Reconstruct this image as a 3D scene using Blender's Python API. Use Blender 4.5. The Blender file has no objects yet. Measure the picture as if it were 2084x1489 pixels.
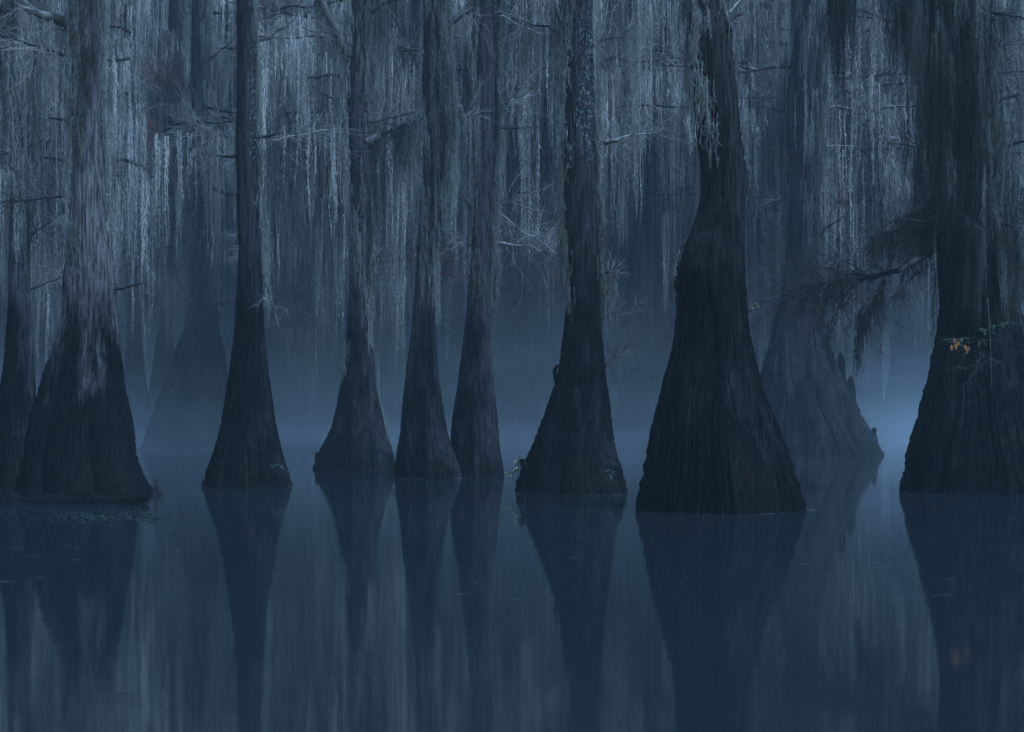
import bpy, math, numpy as np
from mathutils import Vector
S = bpy.context.scene
COL = S.collection
R = np.random.default_rng(7)
PI = math.pi
F = 3500.0; CX = 1042.0; HY = 800.0; CH = 5640.0 / F      # lens in photo pixels, horizon row, eye height

def DD(yb): return F * CH / (yb - HY)                      # distance of a base seen at row yb
def px(x, y, D): return np.array([(x - CX) / F * D, D, CH - (y - HY) / F * D])

# ---------------------------------------------------------------- helpers
def mesh_np(name, V, T, mats, midx=None, smooth=False):
    V = np.asarray(V, dtype=np.float32); T = np.asarray(T, dtype=np.int32)
    k = T.shape[1]
    me = bpy.data.meshes.new(name)
    me.vertices.add(len(V)); me.vertices.foreach_set('co', V.ravel())
    me.loops.add(T.size); me.loops.foreach_set('vertex_index', T.ravel())
    me.polygons.add(len(T))
    me.polygons.foreach_set('loop_start', np.arange(0, T.size, k, dtype=np.int32))
    me.polygons.foreach_set('loop_total', np.full(len(T), k, dtype=np.int32))
    for m in (mats if isinstance(mats, (list, tuple)) else [mats]): me.materials.append(m)
    if midx is not None: me.polygons.foreach_set('material_index', np.asarray(midx, dtype=np.int32))
    if smooth: me.polygons.foreach_set('use_smooth', np.ones(len(T), dtype=bool))
    me.update(calc_edges=True); me.validate()
    return me

def obj(name, me, parent=None, loc=None):
    o = bpy.data.objects.new(name, me); COL.objects.link(o)
    if parent is not None: o.parent = parent
    if loc is not None: o.location = loc
    return o

def tag(o, label=None, cat=None, group=None, kind=None):
    if label: o['label'] = label
    if cat: o['category'] = cat
    if group: o['group'] = group
    if kind: o['kind'] = kind
    return o

def thing(name, loc, label, cat, group=None):
    o = bpy.data.objects.new(name, None); COL.objects.link(o)
    o.location = loc; o.empty_display_size = .3
    return tag(o, label, cat, group)

def cat_geo(parts):
    Vs, Ts, n = [], [], 0
    for V, T in parts:
        if len(V) == 0: continue
        Vs.append(V); Ts.append(T + n); n += len(V)
    return np.concatenate(Vs), np.concatenate(Ts)

def tube(pts, rad, k=5, noise=0.0, rng=R):
    """tube of triangles along a polyline; closed pointed end"""
    P = np.asarray(pts, float); n = len(P); r = np.broadcast_to(np.asarray(rad, float), (n,))
    Tn = np.gradient(P, axis=0); Tn /= (np.linalg.norm(Tn, axis=1, keepdims=True) + 1e-9)
    up = np.array([0.0, 0.05, 1.0]) if abs(Tn[0, 2]) < .8 else np.array([1.0, .1, 0])
    A = np.cross(Tn, up); A /= (np.linalg.norm(A, axis=1, keepdims=True) + 1e-9)
    B = np.cross(Tn, A)
    th = np.arange(k) * 2 * PI / k
    rr = r[:, None] * (1 + noise * rng.uniform(-1, 1, (n, k)))
    V = P[:, None] + rr[..., None] * (np.cos(th)[None, :, None] * A[:, None] + np.sin(th)[None, :, None] * B[:, None])
    V = V.reshape(-1, 3)
    i = np.arange(n - 1)[:, None] * k; j = np.arange(k)[None]; j2 = (j + 1) % k
    a, b, c, d = i + j, i + j2, i + k + j2, i + k + j
    T = np.concatenate([np.stack([a, b, c], -1).reshape(-1, 3), np.stack([a, c, d], -1).reshape(-1, 3)])
    V = np.vstack([V, P[-1:], P[:1]]); e = n * k
    jj = np.arange(k); jn = (jj + 1) % k
    T = np.vstack([T, np.stack([(n-1)*k + jj, (n-1)*k + jn, np.full(k, e)], 1), np.stack([jn, jj, np.full(k, e+1)], 1)])
    return V, T

def spline(pts, n):
    P = np.asarray(pts, float)
    d = np.r_[0, np.cumsum(np.linalg.norm(np.diff(P, axis=0), axis=1))]
    t = np.linspace(0, d[-1], n)
    Q = np.stack([np.interp(t, d, P[:, i]) for i in range(3)], 1)
    for _ in range(2):
        Q[1:-1] = (Q[:-2] + 2 * Q[1:-1] + Q[2:]) / 4
    return Q

# ---------------------------------------------------------------- materials
def newmat(name):
    m = bpy.data.materials.new(name); m.use_nodes = True
    nt = m.node_tree; nt.nodes.clear()
    out = nt.nodes.new('ShaderNodeOutputMaterial')
    return m, nt, out
def N(nt, t, **kw):
    n = nt.nodes.new(t)
    for k, v in kw.items():
        if k in n.inputs: n.inputs[k].default_value = v
        else: setattr(n, k, v)
    return n
def ramp(nt, fac, stops):
    r = nt.nodes.new('ShaderNodeValToRGB'); nt.links.new(fac, r.inputs[0])
    e = r.color_ramp.elements
    while len(e) < len(stops): e.new(.5)
    for q, (p, c) in zip(e, stops):
        q.position = p; q.color = (*c, 1) if len(c) == 3 else c
    return r
def mathn(nt, op, a, b=None, clamp=False):
    n = nt.nodes.new('ShaderNodeMath'); n.operation = op; n.use_clamp = clamp
    for i, v in enumerate((a, b)):
        if v is None: continue
        if isinstance(v, (int, float)): n.inputs[i].default_value = v
        else: nt.links.new(v, n.inputs[i])
    return n.outputs[0]
def mixc(nt, f, a, b):
    n = nt.nodes.new('ShaderNodeMix'); n.data_type = 'RGBA'
    if isinstance(f, (int, float)): n.inputs[0].default_value = f
    else: nt.links.new(f, n.inputs[0])
    for i, v in ((6, a), (7, b)):
        if isinstance(v, tuple): n.inputs[i].default_value = (*v, 1)
        else: nt.links.new(v, n.inputs[i])
    return n.outputs[2]

def bark(name, z0=3.0, z1=6.0, dry=(.16, .145, .15), wet=(.006, .0065, .008), lichen=0.0, lz=(4, 9), green=.3, scale=1.0):
    """wet dark buttress below, weathered fibrous grey bark above, moss film and lichen spots"""
    m, nt, out = newmat(name)
    tc = N(nt, 'ShaderNodeTexCoord').outputs['Object']
    sep = N(nt, 'ShaderNodeSeparateXYZ'); nt.links.new(tc, sep.inputs[0])
    mp = N(nt, 'ShaderNodeMapping'); mp.inputs['Scale'].default_value = (13*scale, 13*scale, 1.0*scale); nt.links.new(tc, mp.inputs[0])
    fib = N(nt, 'ShaderNodeTexNoise', Scale=2.0, Detail=7.0, Roughness=.65, Distortion=.25); nt.links.new(mp.outputs[0], fib.inputs['Vector'])
    mp2 = N(nt, 'ShaderNodeMapping'); mp2.inputs['Scale'].default_value = (2.2, 2.2, .5); nt.links.new(tc, mp2.inputs[0])
    big = N(nt, 'ShaderNodeTexNoise', Scale=1.0, Detail=5.0, Roughness=.6); nt.links.new(mp2.outputs[0], big.inputs['Vector'])
    mx = mathn(nt, 'DIVIDE', mathn(nt, 'SUBTRACT', sep.outputs[2], z0), z1 - z0)
    mx = mathn(nt, 'ADD', mx, mathn(nt, 'MULTIPLY', mathn(nt, 'SUBTRACT', big.outputs[0], .5), 3.2))
    mask = ramp(nt, mx, [(0.05, (0, 0, 0)), (.75, (1, 1, 1))]).outputs[0]
    wetc = ramp(nt, big.outputs[0], [(.3, tuple(v * .5 for v in wet)), (.55, wet), (.75, (wet[0]*1.9, wet[1]*1.7, wet[2]*1.6))]).outputs[0]
    base = mixc(nt, mask, wetc, dry)
    # moss film on the flanks
    gn = N(nt, 'ShaderNodeTexNoise', Scale=.9, Detail=6.0, Roughness=.7); nt.links.new(tc, gn.inputs['Vector'])
    gm = ramp(nt, gn.outputs[0], [(.5, (0, 0, 0)), (.62, (1, 1, 1))]).outputs[0]
    base = mixc(nt, mathn(nt, 'MULTIPLY', gm, green), base, (.016, .03, .017))
    # reddish peeled streaks
    rn = N(nt, 'ShaderNodeTexNoise', Scale=1.3, Detail=4.0); mp3 = N(nt, 'ShaderNodeMapping')
    mp3.inputs['Scale'].default_value = (5, 5, .6); nt.links.new(tc, mp3.inputs[0]); nt.links.new(mp3.outputs[0], rn.inputs['Vector'])
    rm = ramp(nt, rn.outputs[0], [(.62, (0, 0, 0)), (.7, (1, 1, 1))]).outputs[0]
    base = mixc(nt, mathn(nt, 'MULTIPLY', rm, .35), base, (.045, .024, .022))
    fm = ramp(nt, fib.outputs[0], [(.36, (.2, .2, .2)), (.5, (1, 1, 1)), (.64, (1.75, 1.75, 1.75))]).outputs[0]
    mul = N(nt, 'ShaderNodeMix', data_type='RGBA', blend_type='MULTIPLY'); mul.inputs[0].default_value = 1
    nt.links.new(base, mul.inputs[6]); nt.links.new(fm, mul.inputs[7]); col = mul.outputs[2]
    if lichen > 0:
        mp4 = N(nt, 'ShaderNodeMapping'); mp4.inputs['Scale'].default_value = (1, 1, .55); nt.links.new(tc, mp4.inputs[0])
        vo = N(nt, 'ShaderNodeTexNoise', Scale=34.0, Detail=3.0, Roughness=.7); nt.links.new(mp4.outputs[0], vo.inputs['Vector'])
        ln = N(nt, 'ShaderNodeTexNoise', Scale=1.4, Detail=2.0); nt.links.new(tc, ln.inputs['Vector'])
        spot = ramp(nt, vo.outputs[0], [(.57, (0, 0, 0)), (.61, (1, 1, 1))]).outputs[0]
        a = ramp(nt, mathn(nt, 'DIVIDE', mathn(nt, 'SUBTRACT', sep.outputs[2], lz[0]), lz[1] - lz[0]), [(0, (0, 0, 0)), (.15, (1, 1, 1)), (.9, (1, 1, 1)), (1, (0, 0, 0))]).outputs[0]
        side = ramp(nt, mathn(nt, 'ADD', mathn(nt, 'MULTIPLY', sep.outputs[0], 1.2), mathn(nt, 'MULTIPLY', ln.outputs[0], 1.0)), [(.5, (0, 0, 0)), (.7, (1, 1, 1))]).outputs[0]
        f = mathn(nt, 'MULTIPLY', mathn(nt, 'MULTIPLY', spot, a), mathn(nt, 'MULTIPLY', side, lichen))
        col = mixc(nt, f, col, (.20, .28, .27))
    bs = N(nt, 'ShaderNodeBsdfPrincipled', Roughness=.9); bs.inputs['Specular IOR Level'].default_value = .04
    nt.links.new(col, bs.inputs['Base Color'])
    bp = N(nt, 'ShaderNodeBump', Strength=1.0, Distance=.09); nt.links.new(fib.outputs[0], bp.inputs['Height']); nt.links.new(bp.outputs[0], bs.inputs['Normal'])
    nt.links.new(bs.outputs[0], out.inputs[0])
    return m

def mossmat(name, lo, hi, warm=(.14, .105, .06), warmf=.25):
    m, nt, out = newmat(name)
    ge = N(nt, 'ShaderNodeNewGeometry').outputs['Position']
    mp = N(nt, 'ShaderNodeMapping'); mp.inputs['Scale'].default_value = (1.5, 1.5, .2); nt.links.new(ge, mp.inputs[0])
    a = N(nt, 'ShaderNodeTexNoise', Scale=1.0, Detail=6.0, Roughness=.65); nt.links.new(mp.outputs[0], a.inputs['Vector'])
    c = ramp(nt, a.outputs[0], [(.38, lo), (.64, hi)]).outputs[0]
    b = N(nt, 'ShaderNodeTexNoise', Scale=.45, Detail=4.0); nt.links.new(ge, b.inputs['Vector'])
    wm = ramp(nt, b.outputs[0], [(.56, (0, 0, 0)), (.68, (1, 1, 1))]).outputs[0]
    c = mixc(nt, mathn(nt, 'MULTIPLY', wm, warmf), c, warm)
    d = N(nt, 'ShaderNodeBsdfDiffuse'); t = N(nt, 'ShaderNodeBsdfTranslucent'); mx = N(nt, 'ShaderNodeMixShader'); mx.inputs[0].default_value = .3
    nt.links.new(c, d.inputs[0]); nt.links.new(c, t.inputs[0])
    nt.links.new(d.outputs[0], mx.inputs[1]); nt.links.new(t.outputs[0], mx.inputs[2]); nt.links.new(mx.outputs[0], out.inputs[0])
    return m

def plain(name, c, c2=None, rough=.8, sc=8.0, trans=0.0):
    m, nt, out = newmat(name)
    tc = N(nt, 'ShaderNodeTexCoord').outputs['Object']
    n = N(nt, 'ShaderNodeTexNoise', Scale=sc, Detail=5.0); nt.links.new(tc, n.inputs['Vector'])
    r = ramp(nt, n.outputs[0], [(.35, c), (.65, c2 or tuple(v*1.6 for v in c))]).outputs[0]
    b = N(nt, 'ShaderNodeBsdfPrincipled', Roughness=rough); b.inputs['Specular IOR Level'].default_value = .06
    nt.links.new(r, b.inputs['Base Color'])
    bp = N(nt, 'ShaderNodeBump', Strength=.6, Distance=.02); nt.links.new(n.outputs[0], bp.inputs['Height']); nt.links.new(bp.outputs[0], b.inputs['Normal'])
    nt.links.new(b.outputs[0], out.inputs[0])
    return m

M_moss = mossmat('grey_green_moss', (.05, .058, .052), (.34, .37, .355))
M_mossshade = mossmat('shaded_moss', (.02, .025, .024), (.10, .112, .108), (.06, .045, .03), .2)  # darker copy of the grey-green moss, shade put into its colour
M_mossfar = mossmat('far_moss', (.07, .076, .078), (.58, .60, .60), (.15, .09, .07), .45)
M_twig = plain('pale_twig', (.12, .122, .126), (.27, .275, .285), sc=3.0)
M_branch = plain('dark_branch', (.014, .013, .013), (.045, .04, .04), sc=6.0)
M_branchlichen = plain('lichened_branch', (.035, .035, .035), (.13, .14, .13), sc=5.0)
M_redtwig = plain('rusty_needles', (.11, .05, .035), (.19, .08, .045), sc=2.0)
M_leafgreen = plain('green_leaf', (.015, .027, .02), (.026, .044, .032), rough=.45, sc=3.0)
M_leaforange = plain('orange_leaf', (.20, .085, .035), (.28, .12, .055), rough=.5, sc=6.0)
M_leafyellow = plain('yellow_leaf', (.16, .17, .08), (.22, .23, .12), rough=.5, sc=6.0)
M_log = bark('waterlogged_bark', 5, 6, green=.1)
M_weed = plain('floating_weed', (.02, .032, .028), (.045, .07, .06), rough=.5, sc=3.0)
M_fleck = plain('pale_fleck', (.03, .033, .036), (.07, .075, .08), sc=2.0)

# ---------------------------------------------------------------- moss strands
def strand(L, rng, hl=.09, hw=.006, step=.022, wob=.03, core=.008, spread=.75):
    n = max(6, int(L / step))
    s = np.sort(rng.uniform(0, L, n))
    kx = rng.uniform(-1, 1, 4); ph = rng.uniform(0, 6.28, 4)
    def cur(s):
        t = s / max(L, .3)
        return np.stack([wob * (kx[0]*np.sin(3*t*2+ph[0]) + .5*kx[1]*np.sin(9*t*2+ph[1])) * t**.5 * 1.3,
                         wob * (kx[2]*np.sin(3*t*2+ph[2]) + .5*kx[3]*np.sin(8*t*2+ph[3])) * t**.5 * 1.3, -s], -1)
    o = cur(s)
    tap = np.clip(1.15 - (s / L) ** 1.5, .25, 1)
    az = rng.uniform(0, 2*PI, n); l = hl * rng.uniform(.4, 1.5, n) * tap
    sp = spread * rng.uniform(.3, 1.0, n)
    d1 = np.stack([np.cos(az)*sp, np.sin(az)*sp, -rng.uniform(-.25, .9, n)], -1)
    az2 = az + rng.uniform(-1.6, 1.6, n)
    d2 = np.stack([np.cos(az2)*sp*.6, np.sin(az2)*sp*.6, -rng.uniform(.3, 1.1, n)], -1)
    p1 = o + d1 * (l*.5)[:, None]; p2 = p1 + d2 * (l*.55)[:, None]
    wa = rng.uniform(0, PI, n); W = np.stack([np.cos(wa), np.sin(wa), rng.uniform(-.3, .3, n)], -1) * hw * .5
    V = np.stack([o - W, o + W, p1 - W*.9, p1 + W*.9, p2], 1).reshape(-1, 3)
    b = np.arange(n)[:, None] * 5
    T = np.concatenate([b + np.array([[0, 1, 3]]), b + np.array([[0, 3, 2]]), b + np.array([[2, 3, 4]])])
    # core string: two crossed ribbons
    m = max(3, int(L / .12)); ss = np.linspace(0, L, m); c = cur(ss); w = core * (1.1 - ss / L)
    cores = []
    for dx in (np.array([1, 0, 0]), np.array([0, 1, 0])):
        Vc = np.stack([c - dx*w[:, None], c + dx*w[:, None]], 1).reshape(-1, 3)
        q = np.arange(m - 1)[:, None] * 2
        cores.append((Vc, np.concatenate([q + np.array([[0, 1, 3]]), q + np.array([[0, 3, 2]])])))
    return cat_geo([(V, T)] + cores)

r1 = np.random.default_rng(11)
NEAR = {}
for L in (.25, .5, .9, 1.6, 2.6):
    NEAR[L] = [strand(L, r1, hl=.12 if L > .3 else .08, hw=.0038, step=.0075, wob=.035, core=.005, spread=.75) for _ in range(6)]
NEARKEYS = sorted(NEAR)

def place_strands(items, rng, push=None):
    """items: (pos(3), length). returns merged V,T; push maps positions outside a trunk"""
    parts = []
    for p, L in items:
        k = min(NEARKEYS, key=lambda q: abs(math.log(q / L)))
        V, T = NEAR[k][rng.integers(6)]
        a = rng.uniform(0, 2*PI); c, s = math.cos(a), math.sin(a)
        W = V.copy(); sc = L / k; lat = min(1.3, max(.7, sc))
        x = (W[:, 0]*c - W[:, 1]*s) * lat; y = (W[:, 0]*s + W[:, 1]*c) * lat
        W = np.stack([x, y, W[:, 2]*sc], 1) + p
        parts.append((W, T))
    V, T = cat_geo(parts)
    if push is not None: V = push(V)
    return V, T

# ---------------------------------------------------------------- trunks
class Trunk:
    def __init__(s, prof, D, seed, yb, nfold=11, fold=.12, dfac=.8, nth=300, ztop=None, dz=.045):
        rng = np.random.default_rng(seed)
        P = np.array(sorted(prof), float)                         # rows (py, xl, xr), top first
        y, xl, xr = P[:, 0], P[:, 1], P[:, 2]
        z = CH - (y - HY) / F * D
        cx = ((xl + xr)/2 - CX) / F * D; r = (xr - xl)/2 / F * D
        o = np.argsort(z); z, cx, r = z[o], cx[o], r[o]
        if ztop is None: ztop = z[-1] + 3.5
        # below water and above frame
        sl = (cx[-1] - cx[-3]) / max(z[-1] - z[-3], .5)
        z = np.r_[-.5, z, ztop]; cx = np.r_[cx[0], cx, cx[-1] + sl*.6*(ztop - z[-2])]; r = np.r_[r[0]*1.04, r, r[-1]*.8]
        s.D, s.zt = D, ztop
        zz = np.arange(-.5, ztop, dz); s.zz = zz
        rr = np.interp(zz, z, r); cc = np.interp(zz, z, cx)
        k = np.ones(7)/7
        def sm(a): return np.convolve(np.pad(a, 3, mode='edge'), k, 'valid')
        for _ in range(2): rr, cc = sm(rr), sm(cc)
        s.r, s.cx = rr, cc; s.dfac = dfac
        th = np.linspace(0, 2*PI, nth, endpoint=False)
        TH, Z = np.meshgrid(th, zz)
        rtop = np.percentile(rr, 25); fl = np.clip((rr - rtop)/(rr.max() - rtop + 1e-6), 0, 1)[:, None]
        ph = rng.uniform(0, 6.28, 30)
        w = TH + .22*np.sin(2*TH+ph[0]) + .12*np.sin(3*TH+ph[1]) + .09*np.sin(Z*1.1+TH*3+ph[2]) + .045*np.sin(Z*2.7+TH*5+ph[3])
        f1 = np.abs(np.sin(nfold/2*w + ph[4]))**.75 - .68
        a1 = 1 + .55*np.sin(TH*2+ph[5]+.4*Z) + .4*np.sin(TH*5+ph[6])
        f2 = np.abs(np.sin(nfold*1.37*w + ph[7] + .5*np.sin(Z*1.3+ph[8])))**.8 - .66
        f3 = np.abs(np.sin(nfold*3.1*w + ph[9] + .9*np.sin(Z*.9+TH*4+ph[10])))
        f4 = np.sin(nfold*5.7*w + ph[11] + 1.4*np.sin(Z*1.7+TH*7+ph[12]))
        f5 = np.sin(Z*2.3+TH*2+ph[13]) * np.sin(Z*1.1-TH*3+ph[14]) + .5*np.sin(Z*6.1+TH*4+ph[15])*np.sin(TH*6-Z*3.3+ph[16])
        rad = 1 + fl*fold*f1*a1 + (.012+.05*fl)*f2 + (.022+.012*fl)*(f3-.6) + .010*f4 + .012*f5
        f6 = np.sin(3.7*Z+TH*3+ph[17]+1.3*np.sin(TH*4+Z)) * np.sin(1.9*Z-TH*5+ph[18])
        rad += .016*f6 + rng.normal(0, .0035, rad.shape)
        for _ in range(12):                                      # knots and burls
            t0, z0, a0, s0 = rng.uniform(0, 6.28), rng.uniform(.2, ztop), rng.uniform(.02, .07), rng.uniform(.08, .2)
            dt = (TH-t0+PI) % (2*PI)-PI; rad += a0*np.exp(-((dt*rtop)**2+((Z-z0)*.7)**2)/(s0*s0))
        X = np.cos(TH)*rad; Y = np.sin(TH)*rad*(dfac)
        mx, mn = X.max(1, keepdims=True), X.min(1, keepdims=True)
        X = (X - (mx+mn)/2) / ((mx-mn)/2)                       # silhouettes match the profile
        rough = 1 + (.006*rng.normal(0, 1, len(zz)) + .012*np.convolve(rng.normal(0, 1, len(zz)), np.ones(9)/3, 'same'))[:, None]
        X = X * rr[:, None]*rough + cc[:, None]; Y = Y * rr[:, None]
        s.base = np.array([cc[np.argmin(abs(zz))], D, 0.0])
        V = np.stack([X - s.base[0], Y, Z], -1)
        n, m = V.shape[:2]
        i = np.arange(n-1)[:, None]*m; j = np.arange(m)[None]; j2 = (j+1) % m
        s.V = V.reshape(-1, 3); s.T = np.stack([i+j, i+j2, i+m+j2, i+m+j], -1).reshape(-1, 4)
    def at(s, th, z, off=0.0):
        r = np.interp(z, s.zz, s.r); c = np.interp(z, s.zz, s.cx)
        return np.array([c - s.base[0] + math.cos(th)*(r+off), math.sin(th)*(r*s.dfac+off), z])
    def push(s, V):
        r = np.interp(V[:, 2], s.zz, s.r); c = np.interp(V[:, 2], s.zz, s.cx) - s.base[0]
        dx, dy = V[:, 0]-c, V[:, 1]/s.dfac
        d = np.hypot(dx, dy)+1e-6; req = r*1.0 + .012 + .02*((V[:, 0]*37.7) % 1)
        k = np.where(d < req, req/d, 1.0)
        W = V.copy(); W[:, 0] = c + dx*k; W[:, 1] = dy*k*s.dfac
        return W
    def z(s, py): return CH - (py - HY)/F*s.D

def moss_on(tr, specs, rng):
    """specs: (py_top, py_bottom, th0, th1 (deg, 0 = right, -90 = towards the viewer), count, length m, offset)"""
    items = []
    for y0, y1, t0, t1, n, L, off in specs:
        z0, z1 = tr.z(y0), tr.z(y1)
        ncl = max(3, n // 9)
        for _ in range(ncl):
            zc = rng.uniform(z1, z0); tc = math.radians(rng.uniform(t0, t1)); Lc = L*rng.uniform(.5, 1.4)
            for _ in range(9):
                z = min(zc + rng.normal(0, .25), tr.zt - .3); th = tc + rng.normal(0, .16)
                l = Lc*rng.uniform(.45, 1.15)
                p = tr.at(th, z, .02 + abs(rng.normal(0, 1))*off)
                items.append((p, max(.2, min(l, z - .1))))
    return place_strands(items, rng, tr.push)

# ---------------------------------------------------------------- branches
def spray(start, end, r0, rng, ntw=14, tl=.8, droop=.15, up=.2, levels=2, k=4, wander=.08, tr=.005):
    """limb from start to end with forking twigs (3-D)"""
    start, end = np.array(start, float), np.array(end, float)
    L = np.linalg.norm(end-start)
    t = np.linspace(0, 1, 10)[:, None]
    P = start + (end-start)*t
    P[1:-1] += rng.normal(0, wander*L*.3, (8, 3))*np.array([.6, .8, 1])
    P = spline(P, 16)
    limb = tube(P, np.linspace(r0, max(r0*.3, tr), 16), 6, .1, rng)
    tw = []
    main = (end-start)/L
    for i in range(ntw):
        f = rng.uniform(.15, 1.0); idx = min(15, int(f*15)); o = P[idx]
        side = rng.normal(0, 1, 3); side[2] *= .4; side -= main*np.dot(side, main); side /= np.linalg.norm(side)+1e-6
        d = main*rng.uniform(.4, 1.1) + side*rng.uniform(.5, 1.1) + np.array([0, 0, up-droop*2*rng.uniform()])
        d /= np.linalg.norm(d)
        l = tl*rng.uniform(.4, 1.2)*(1.2-.6*f)
        def grow(o, d, l, rr, lev):
            n = 6; pts = [o]; q = d.copy()
            for _ in range(n-1):
                q = q + rng.normal(0, .14, 3) + np.array([0, 0, -droop*.25]); q /= np.linalg.norm(q)
                pts.append(pts[-1] + q*l/(n-1))
            tw.append(tube(pts, np.linspace(rr, rr*.35, n), 3))
            if lev > 0:
                for _ in range(rng.integers(2, 5)):
                    j = rng.integers(1, n-1); s = rng.normal(0, .55, 3)
                    dd = (np.array(pts[j+1])-np.array(pts[j])); dd /= np.linalg.norm(dd)
                    dd = dd + s; dd /= np.linalg.norm(dd)
                    grow(np.array(pts[j]), dd, l*rng.uniform(.35, .7), rr*.7, lev-1)
        grow(o, d, l, tr, levels-1)
    return limb, cat_geo(tw) if tw else None

def add_branch(root, base, p0, p1, D0, D1, r0, seed, mat=None, tmat=None, name='branch', moss=0, mlen=.6, mmat=None, **kw):
    """branch of tree `root` between two photo points at given distances"""
    rng = np.random.default_rng(seed)
    a, b = px(*p0, D0) - base, px(*p1, D1) - base
    limb, tw = spray(a, b, r0, rng, **kw)
    o = obj(name, mesh_np(name, limb[0], limb[1], mat or M_branch, smooth=True), root)
    if tw is not None: obj('twigs', mesh_np('twigs', tw[0], tw[1], tmat or M_twig), o)
    if moss:
        items = []
        for _ in range(moss):
            f = rng.uniform(.05, 1); items.append((a + (b-a)*f + rng.normal(0, .03, 3), mlen*rng.uniform(.3, 1.3)))
        V, T = place_strands(items, rng)
        obj('hanging_moss', mesh_np('hanging_moss', V, T, mmat or M_moss), o)
    return o

# ---------------------------------------------------------------- near trees (profiles read off the photograph)
PROF = {
'A': (985, [(0,24,60),(300,24,60),(400,22,60),(520,17,59),(633,16,63),(700,10,67),(745,6,71),(820,-6,73),(900,-22,80),(960,-38,92),(985,-44,98)]),
'B': (1005, [(0,148,208),(113,144,207),(226,146,206),(338,145,211),(451,140,221),(520,137,227),(560,130,232),(633,128,237),(670,120,241),(708,109,246),(745,94,250),(783,81,256),(821,71,260),(858,60,267),(896,53,272),(933,44,280),(971,37,291),(990,34,302),(1000,32,312),(1005,31,318)]),
'C': (988, [(0,481,515),(113,482,520),(226,481,522),(338,481,524),(451,483,530),(520,485,532),(633,479,536),(708,474,541),(783,462,550),(858,451,561),(896,443,568),(933,430,579),(965,419,590),(988,412,597)]),
'D': (952, [(0,716,758),(80,706,752),(150,708,742),(226,709,743),(301,709,748),(338,714,756),(451,716,756),(520,712,753),(595,710,752),(670,705,755),(720,701,760),(745,699,765),(765,697,766),(783,692,763),(821,686,772),(858,677,782),(896,661,792),(920,648,799),(933,643,803),(952,638,806)]),
'E': (970, [(0,863,910),(226,859,912),(338,856,908),(451,852,899),(520,848,888),(595,844,887),(670,838,888),(745,827,891),(821,819,901),(877,814,911),(915,808,922),(945,804,934),(970,801,944)]),
'F': (968, [(0,970,1008),(226,969,1007),(338,968,1006),(451,961,1004),(520,958,1001),(595,953,998),(670,945,1000),(745,936,1003),(783,930,1005),(821,925,1010),(858,919,1013),(896,916,1017),(933,913,1020),(968,908,1026)]),
'G': (1000, [(0,1150,1206),(226,1150,1210),(338,1148,1214),(451,1147,1217),(520,1149,1219),(595,1155,1220),(633,1152,1222),(670,1147,1224),(708,1142,1228),(745,1137,1232),(783,1128,1236),(821,1115,1241),(858,1101,1245),(896,1087,1250),(933,1069,1259),(971,1052,1272),(1000,1042,1283)]),
'H': (1035, [(0,1403,1470),(45,1402,1480),(80,1403,1487),(150,1407,1494),(226,1413,1504),(300,1420,1511),(338,1425,1517),(362,1427,1523),(380,1427,1524),(400,1426,1517),(451,1414,1514),(489,1398,1514),(520,1383,1515),(545,1372,1516),(565,1369,1517),(595,1373,1519),(633,1375,1521),(670,1373,1525),(708,1369,1531),(745,1359,1540),(783,1346,1551),(821,1336,1565),(858,1326,1580),(896,1318,1594),(933,1311,1608),(971,1303,1620),(1009,1295,1630),(1035,1291,1636)]),
'I': (998, [(0,1885,1995),(113,1886,2005),(226,1888,2018),(300,1890,2032),(338,1892,2042),(451,1900,2048),(520,1908,2055),(595,1912,2068),(670,1909,2080),(708,1902,2088),(745,1893,2097),(783,1883,2108),(821,1873,2120),(858,1862,2134),(896,1851,2147),(933,1838,2160),(971,1829,2172),(998,1828,2180)]),
'J': (926, [(0,1618,1668),(80,1616,1668),(150,1606,1664),(226,1604,1664),(338,1604,1659),(451,1602,1660),(520,1600,1664),(600,1590,1668),(670,1574,1680),(708,1564,1690),(745,1553,1703),(783,1545,1720),(821,1535,1738),(858,1522,1761),(896,1508,1787),(926,1496,1805)]),
'K': (911, [(0,390,419),(113,389,421),(338,391,425),(451,391,431),(540,388,434),(600,384,440),(633,380,443),(670,372,448),(708,360,454),(745,346,462),(783,331,470),(821,319,480),(858,305,490),(896,295,498),(911,289,503)]),
}
LAB = {
'A': ('slender cypress at the left edge, half hidden behind the broad mossy one', dict(nfold=9, fold=.08, nth=200)),
'B': ('broad cypress with a pale stripped bark panel, standing beside the sunken log', dict(nfold=10, fold=.16, nth=360)),
'C': ('straight dark cypress with pale lichen speckles on its upper trunk, second from the log', dict(nfold=12, fold=.08, nth=260)),
'D': ('forked moss-hung cypress with a wide splayed foot, its dark limb leaning up left', dict(nfold=9, fold=.12, nth=240)),
'E': ('cypress whose foot overlaps its twin, the left one of the close pair', dict(nfold=11, fold=.07, nth=240)),
'F': ('cypress with long moss tails down both sides, the right one of the close pair', dict(nfold=10, fold=.07, nth=240)),
'G': ('dark cypress with a leafy seedling at its left foot and one snag stub', dict(nfold=13, fold=.09, nth=320)),
'H': ('biggest nearest cypress, deeply fluted flaring base and a bulge on its left shoulder', dict(nfold=15, fold=.19, nth=520)),
'I': ('massive dark cypress cut by the right edge, shrouded in moss, orange leaves before it', dict(nfold=12, fold=.12, nth=380)),
'J': ('hazy wide-based cypress with knees along its right root, behind the biggest trunk', dict(nfold=15, fold=.18, nth=340)),
'K': ('hazy cone-based cypress with pale lichen, between the log tree and the speckled one', dict(nfold=12, fold=.12, nth=240)),
}
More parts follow.
